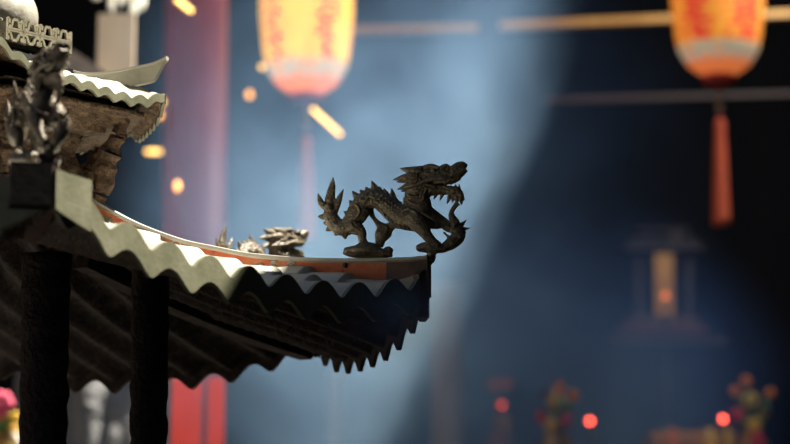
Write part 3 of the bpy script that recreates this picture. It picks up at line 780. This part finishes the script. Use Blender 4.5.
# golden glints, put in as self-glowing tubes and balls on added wires
def glint_tube(x0, y0, x1, y1, d, label, r=.007, mat='amber'):
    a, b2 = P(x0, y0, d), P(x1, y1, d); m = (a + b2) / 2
    t = empty('hanging_glint_tube', m)
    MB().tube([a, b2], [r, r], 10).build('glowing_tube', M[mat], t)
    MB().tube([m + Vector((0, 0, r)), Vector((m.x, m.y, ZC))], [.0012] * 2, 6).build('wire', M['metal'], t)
    tag(t, label, 'lamp', 'amber glint tubes')
glint_tube(176, -1, 192, 11.5, 9.1, 'slanted amber glint as a glowing tube at the very top above the red pillar')
glint_tube(312, 108.5, 341, 135, 10.55, 'slanted amber glint as a glowing tube hanging beside the hazy lantern tassel')
glint_tube(146, 151.5, 161, 151.5, 10.9, 'level amber glint as a glowing tube right of the upper roof bracket')
def glint_ball(px, py, d, label, r=.011, mat='amber', r2=None):
    c = P(px, py, d); t = empty('hanging_glint_ball', c)
    MB().ball(c, r, r, r * (r2 or 1)).build('glowing_ball', M[mat], t)
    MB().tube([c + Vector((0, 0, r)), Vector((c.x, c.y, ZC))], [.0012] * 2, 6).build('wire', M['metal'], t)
    tag(t, label, 'lamp', 'small amber glints')
glint_ball(163.5, 102, 10.9, 'amber glint as a glowing ball at the horned tip of the upper roof', .012)
glint_ball(159, 115, 10.9, 'faint amber glint as a glowing ball just below the upper roof tip', .013, 'amber_dim')
glint_ball(249.5, 94.5, 10.9, 'amber glint as a glowing ball alone in smoke left of the hazy lantern', .011, 'amber_dim', 1.3)
glint_ball(262, 67, 10.55, 'amber glint as a glowing ball touching the left side of the hazy lantern', .008)
glint_ball(177.5, 186, 9.1, 'amber glint as a glowing ball against the red pillar above the ridge', .010, 'amber_dim', 1.7)

# pale hanging paper leaves at the top left
c = P(125, -14, 9.4); t = empty('paper_pendant', c)
for (x, y, w, h) in ((96, -4, 6, 7), (114, 5, 8, 14), (119, -2, 7, 14), (134, 8, 6, 13), (141, 2, 7, 14), (128, -6, 8, 10)):
    q = P(x, y, 9.4 + random.uniform(-.1, .1)); u = 9.4 / FPX
    lf_ = MB().ball((0, 0, 0), w*u*.75, w*u*.16, h*u*.75); rx_ = Matrix.Rotation(math.radians(-16), 3, 'X')
    lf_.v = [q + rx_ @ v for v in lf_.v]; lf_.build('paper_leaf', M['palepaper'], t)
MB().tube([c, Vector((c.x, c.y, ZC))], [.003] * 2, 6).build('hanging_cord', M['metal'], t)
tag(t, 'cluster of pale sunlit paper leaves hanging at the top edge', 'hanging ornament')

# offering flowers at the lower left
def flower_head(mb, c, r, n=7):
    mb.ball(c, r * .45, r * .45, r * .45, 8, 6)
    for i in range(n):
        a = 2 * PI * i / n
        mb.ball(c + Vector((math.cos(a) * r * .6, -r * .2, math.sin(a) * r * .6)), r * .45, r * .2, r * .45, 8, 6)
def bouquet(px, d, base_y, heads, label, stem_to):
    root = P(px, base_y, d); t = empty('flower_vase', root); u = d / FPX
    MB().lathe(root, [(12*u, 0), (13*u, 2*u), (8*u, 6*u), (15*u, 18*u), (17*u, 28*u), (9*u, 40*u), (12*u, 44*u)], 20).build('vase', M['vase'], t)
    zf = ZH if root.y > 9.8 else 0.0
    MB().lathe((root.x, root.y, zf), [(.06, 0), (.06, .03), (.035, .07), (.03, root.z - zf - .05), (.06, root.z - zf - .02), (.06, root.z - zf)], 20).build('stand', M['darkwood2'], t)
    st = MB()
    for (x, y, r, m) in heads:
        c = P(x, y, d + random.uniform(-.05, .05)); mb = MB(); flower_head(mb, c, r * u)
        mb.build('flower', M[m], t)
        st.tube([root + Vector((0, 0, 40*u)), (root + Vector((0,0,40*u))).lerp(c, .5) + Vector((0, .02, .02)), c + Vector((0, .02, 0))], [1.2*u, 1.0*u, .8*u], 6)
        lf = (root + Vector((0,0,40*u))).lerp(c, .65)
        st.ball(lf + Vector((.01, .02, 0)), 4*u, 2*u, 6*u, 8, 6)
    st.build('stem', M['flgreen'], t)
    tag(t, label, 'flowers', 'flower vases'); return t
bouquet(556, 10.6, 470, [(559,388,6,'florange'),(573,396,6,'florange'),(545,394,5,'dimgold'),(556,402,9,'leafgold'),(550,424,7,'leafgold'),(566,420,6,'flred'),(541,417,6,'flred'),(562,438,7,'flred')], 'vase of orange, gold and red flowers left of the round red lamp', 1)
bouquet(752, 11.1, 472, [(746,381,5.5,'florange'),(770,393,5,'florange'),(735,391,5,'florange'),(750,400,8,'leafgold'),(737,415,7,'flred'),(764,411,5,'florange'),(754,425,7,'leafgold'),(758,440,7,'flred')], 'vase of orange and red flowers right of the pointed red lamp', 1)
bouquet(500, 12.0, 476, [(494,385,6,'florange'),(506,384,6,'florange'),(503,423,8,'leafgold'),(500,438,7,'florange')], 'faint vase of flowers left of the brighter flower vase', 1)
bouquet(6, 8.6, 475, [(1,404,13,'flpink'),(2,424,9,'flgreen'),(15,418,6,'flyellow'),(1,434,9,'flyellow'),(11,442,10,'flwhite'),(14,431,7,'leafgold'),(-2,415,9,'florange'),(5,439,8,'flwhite')], 'bright pink, yellow and white offering flowers left of the nearer column', 1)

# altar table, candles and small lamps
uu = 12.0 / FPX
c0 = P(652, 431, 11.3); c1 = P(735, 431, 11.3)
AL = empty('altar_table', ((c0.x + c1.x) / 2, c0.y + .25, ZH))
mx_ = (c0.x + c1.x) / 2; wt = c1.x - c0.x
MB().box((mx_, c0.y + .25, c0.z - .02), wt, .5, .04).build('table_top', M['gold'], AL, smooth=False)
MB().box((mx_, c0.y + .02, c0.z - .04 - .16), wt * .98, .02, .32).build('front_cloth', M['gold'], AL, smooth=False)
for sx in (-.44, .44):
    for sy in (.06, .44): MB().box((mx_ + sx * wt, c0.y + sy, (ZH + c0.z - .04) / 2), .04, .04, c0.z - .04 - ZH).build('leg', M['darkwood2'], AL, smooth=False)
tag(AL, 'low gilded altar table with a pale cloth front below the pointed red lamp', 'table')
for (px, w, lab) in ((672, 13, 'orange offering jar on the left end of the altar table'), (710, 15, 'amber offering jar in the middle of the altar table'), (727, 10, 'slim amber offering jar on the right end of the altar table')):
    q = P(px, 437, 11.23); u = 11.23 / FPX
    t = MB(); t.lathe((q.x, c0.y - .055, c0.z - .1585), [(w*.4*u, 0), (w*.5*u, .02), (w*.5*u, .12), (w*.3*u, .15), (w*.32*u, .165)], 18)
    # jars stand on a ledge in front of the table
    tag(t.build('offering_jar', M['florange'] if px == 672 else M['leafgold']), lab, 'jar', 'jars by the altar')
MB_l = MB().box((mx_, c0.y - .06, c0.z - .17), wt, .14, .02); MB_l.build('front_ledge', M['dimgold'], AL, smooth=False)
def red_lamp(px, py, d, r, label, sz=1.0, mat='redlamp'):
    c = P(px, py, d); u = d / FPX; t = empty('altar_lamp', (c.x, c.y, ZH))
    MB().ball(c, r * u, r * u, r * u * sz).build('glowing_ball', M[mat], t)
    MB().tube([(c.x, c.y, ZH), (c.x, c.y, c.z - r*u*sz)], [.008, .006], 8).build('stem', M['metal'], t)
    MB().lathe((c.x, c.y, ZH), [(.06, 0), (.06, .015), (.012, .03)], 16).build('base', M['metal'], t)
    tag(t, label, 'lamp', 'red altar lamps')
red_lamp(590, 421, 10.9, 2.8, 'round red lamp glowing right of the brighter left flower vase')
red_lamp(723, 419, 10.9, 2.6, 'red lamp glowing above the altar table', 1.1)
M['redlamp_dim'] = simple('dim_red_lamp_glass', (.4, .03, .02), .3, 0, (1.0, .09, .06), 1.9)
M['orangelamp'] = simple('orange_lamp_glass', (.4, .1, .02), .3, 0, (1.0, .22, .06), 1.6)
red_lamp(501.5, 405, 11.8, 3.0, 'faint red lamp among the faint flowers on the left', 1.0, 'redlamp_dim')
red_lamp(665.5, 296, 11.9, 3.0, 'small orange lamp glowing in front of the tan shrine tablet', 1.0, 'orangelamp')

# tablet shrine on the tall back altar
d = 13.2; u = d / FPX
SH = empty('tablet_shrine', P(664, 340, d))
z_of = lambda y: P(664, y, d).z
xs = lambda x: P(x, 300, d).x
yy = P(664, 300, d).y
MB().box((xs(663), yy + .1, z_of(331)), 84*u, .3, 10*u).build('plinth', M['darkred'], SH, smooth=False)
MB().box((xs(663), yy + .1, z_of(320)), 66*u, .26, 5*u).build('step', M['dimgold'], SH, smooth=False)
MB().box((xs(664), yy, z_of(285)), 18*u, .05, 62*u).build('tablet', M['gold'], SH, smooth=False)
for x in (640, 690): MB().box((xs(x), yy + .05, z_of(285)), 5*u, .05, 78*u).build('post', M['darkwood2'], SH, smooth=False)
mb = MB(); 
for y, w in ((247, 78), (240, 64), (230, 50)): mb.box((xs(664), yy + .08, z_of(y)), w*u, .25, 5*u)
mb.build('roof', M['darkwood2'], SH, smooth=False)
MB().box((xs(676), yy - .02, z_of(236)), 9*u, .04, 18*u).build('plaque', M['dimgold'], SH, smooth=False)
tag(SH, 'tan upright tablet in a dark roofed wooden shrine', 'shrine')
BA = empty('back_altar', (xs(664), yy + .3, ZH)); zt_ = z_of(336)
MB().box((xs(664), yy + .15, (ZH + zt_) / 2), 120*u, .5, zt_ - ZH).build('cabinet', M['darkwood'], BA, smooth=False)
MB().box((xs(664), yy - .12, z_of(345)), 118*u, .03, 5*u).build('moulding', M['darkwood2'], BA, smooth=False)
tag(BA, 'dark tall altar cabinet under the tablet shrine', 'cabinet')

# ------------------------------------------------------------------ smoke
def smoke_mat(name, dens, col, scale, lo, hi, centre, radii, aniso=.0, stretch=(1,1,1)):
    m = bpy.data.materials.new(name); m.use_nodes = True; nt = m.node_tree; N = nt.nodes; L = nt.links
    N.clear(); out = N.new('ShaderNodeOutputMaterial'); vs = N.new('ShaderNodeVolumeScatter'); L.new(vs.outputs[0], out.inputs['Volume'])
    vs.inputs['Color'].default_value = (*col, 1); vs.inputs['Anisotropy'].default_value = aniso
    tc = N.new('ShaderNodeTexCoord'); mp = N.new('ShaderNodeMapping'); mp.inputs['Scale'].default_value = stretch; L.new(tc.outputs['Object'], mp.inputs['Vector'])
    nz = N.new('ShaderNodeTexNoise'); nz.inputs['Scale'].default_value = scale; nz.inputs['Detail'].default_value = 5; nz.inputs['Roughness'].default_value = .6
    nz.inputs['Distortion'].default_value = .6
    L.new(mp.outputs[0], nz.inputs['Vector'])
    mr = N.new('ShaderNodeMapRange'); mr.inputs['From Min'].default_value = lo; mr.inputs['From Max'].default_value = hi
    L.new(nz.outputs['Fac'], mr.inputs['Value'])
    sb = N.new('ShaderNodeVectorMath'); sb.operation = 'SUBTRACT'; sb.inputs[1].default_value = centre; L.new(tc.outputs['Object'], sb.inputs[0])
    dv = N.new('ShaderNodeVectorMath'); dv.operation = 'DIVIDE'; dv.inputs[1].default_value = radii; L.new(sb.outputs[0], dv.inputs[0])
    ln_ = N.new('ShaderNodeVectorMath'); ln_.operation = 'LENGTH'; L.new(dv.outputs[0], ln_.inputs[0])
    fr = N.new('ShaderNodeMapRange'); fr.interpolation_type = 'SMOOTHSTEP'; fr.inputs['From Min'].default_value = 1.0; fr.inputs['From Max'].default_value = .15
    L.new(ln_.outputs['Value'], fr.inputs['Value'])
    m1 = N.new('ShaderNodeMath'); m1.operation = 'MULTIPLY'; L.new(mr.outputs[0], m1.inputs[0]); L.new(fr.outputs[0], m1.inputs[1])
    m2 = N.new('ShaderNodeMath'); m2.operation = 'MULTIPLY'; m2.inputs[1].default_value = dens; L.new(m1.outputs[0], m2.inputs[0]); L.new(m2.outputs[0], vs.inputs['Density'])
    return m
def smoke(name, lo, hi, mat, label):
    lo = Vector(lo); hi = Vector(hi); c = (lo + hi) / 2; sz = hi - lo
    mb = MB().box((0, 0, 0), sz.x, sz.y, sz.z); o = mb.build(name, mat, None, False); o.location = c
    tag(o, label, 'smoke', None, 'stuff'); return o
BL = (.34, .60, 1.0)
cs = P(402, 235, 8.3)
lo_, hi_ = Vector((-1.6, 6.6, 1.6)), Vector((1.9, 10.0, 3.9)); cen = (lo_ + hi_) / 2
smoke('incense_smoke', lo_, hi_, smoke_mat('blue_smoke', .66, BL, 2.0, .40, .70, tuple(cs - cen), (.95, 2.4, 1.12)), 'bluish incense smoke drifting in a sunbeam behind the dark dragon')
cs2 = P(545, 425, 11.3)
lo2, hi2 = Vector((-.4, 10.3, 1.6)), Vector((2.2, 12.6, 3.4)); cen2 = (lo2 + hi2) / 2
smoke('incense_smoke', lo2, hi2, smoke_mat('dim_blue_smoke', 1.6, (.24, .46, 1.0), 1.2, .25, .7, tuple(cs2 - cen2), (1.05, 1.6, .95)), 'dim blue haze hanging low over the altar')
cs3 = P(385, 318, 4.85)
lo3, hi3 = cs3 - Vector((.15, .16, .09)), cs3 + Vector((.15, .16, .09))
smoke('incense_smoke', lo3, hi3, smoke_mat('thin_blue_wisp', 7, (.48, .68, 1.0), 9, .32, .75, (0, 0, 0), (.15, .16, .09)), 'thin blue wisp in front of the shaded roof corner')

# ------------------------------------------------------------------ light
sl = bpy.data.lights.new('sun', 'SUN'); sl.energy = 20.0; sl.angle = math.radians(.55); sl.color = (1.0, .95, .85)
so = bpy.data.objects.new('sun', sl); COL.objects.link(so); so.location = (2, 0, 8)
so.rotation_euler = SUN.to_track_quat('Z', 'Y').to_euler()
hl = bpy.data.lights.new('hall_fill', 'POINT'); hl.energy = 115; hl.color = (.80, .88, 1.0); hl.shadow_soft_size = .12  # unseen fill light, added to brighten tassel, altar and haze
ho = bpy.data.objects.new('hall_fill', hl); COL.objects.link(ho); ho.location = (1.75, 10.4, 4.7)
w = bpy.data.worlds.new('sky'); SC.world = w; w.use_nodes = True
bg = w.node_tree.nodes['Background']; bg.inputs['Color'].default_value = (.50, .68, 1.0, 1); bg.inputs['Strength'].default_value = .30
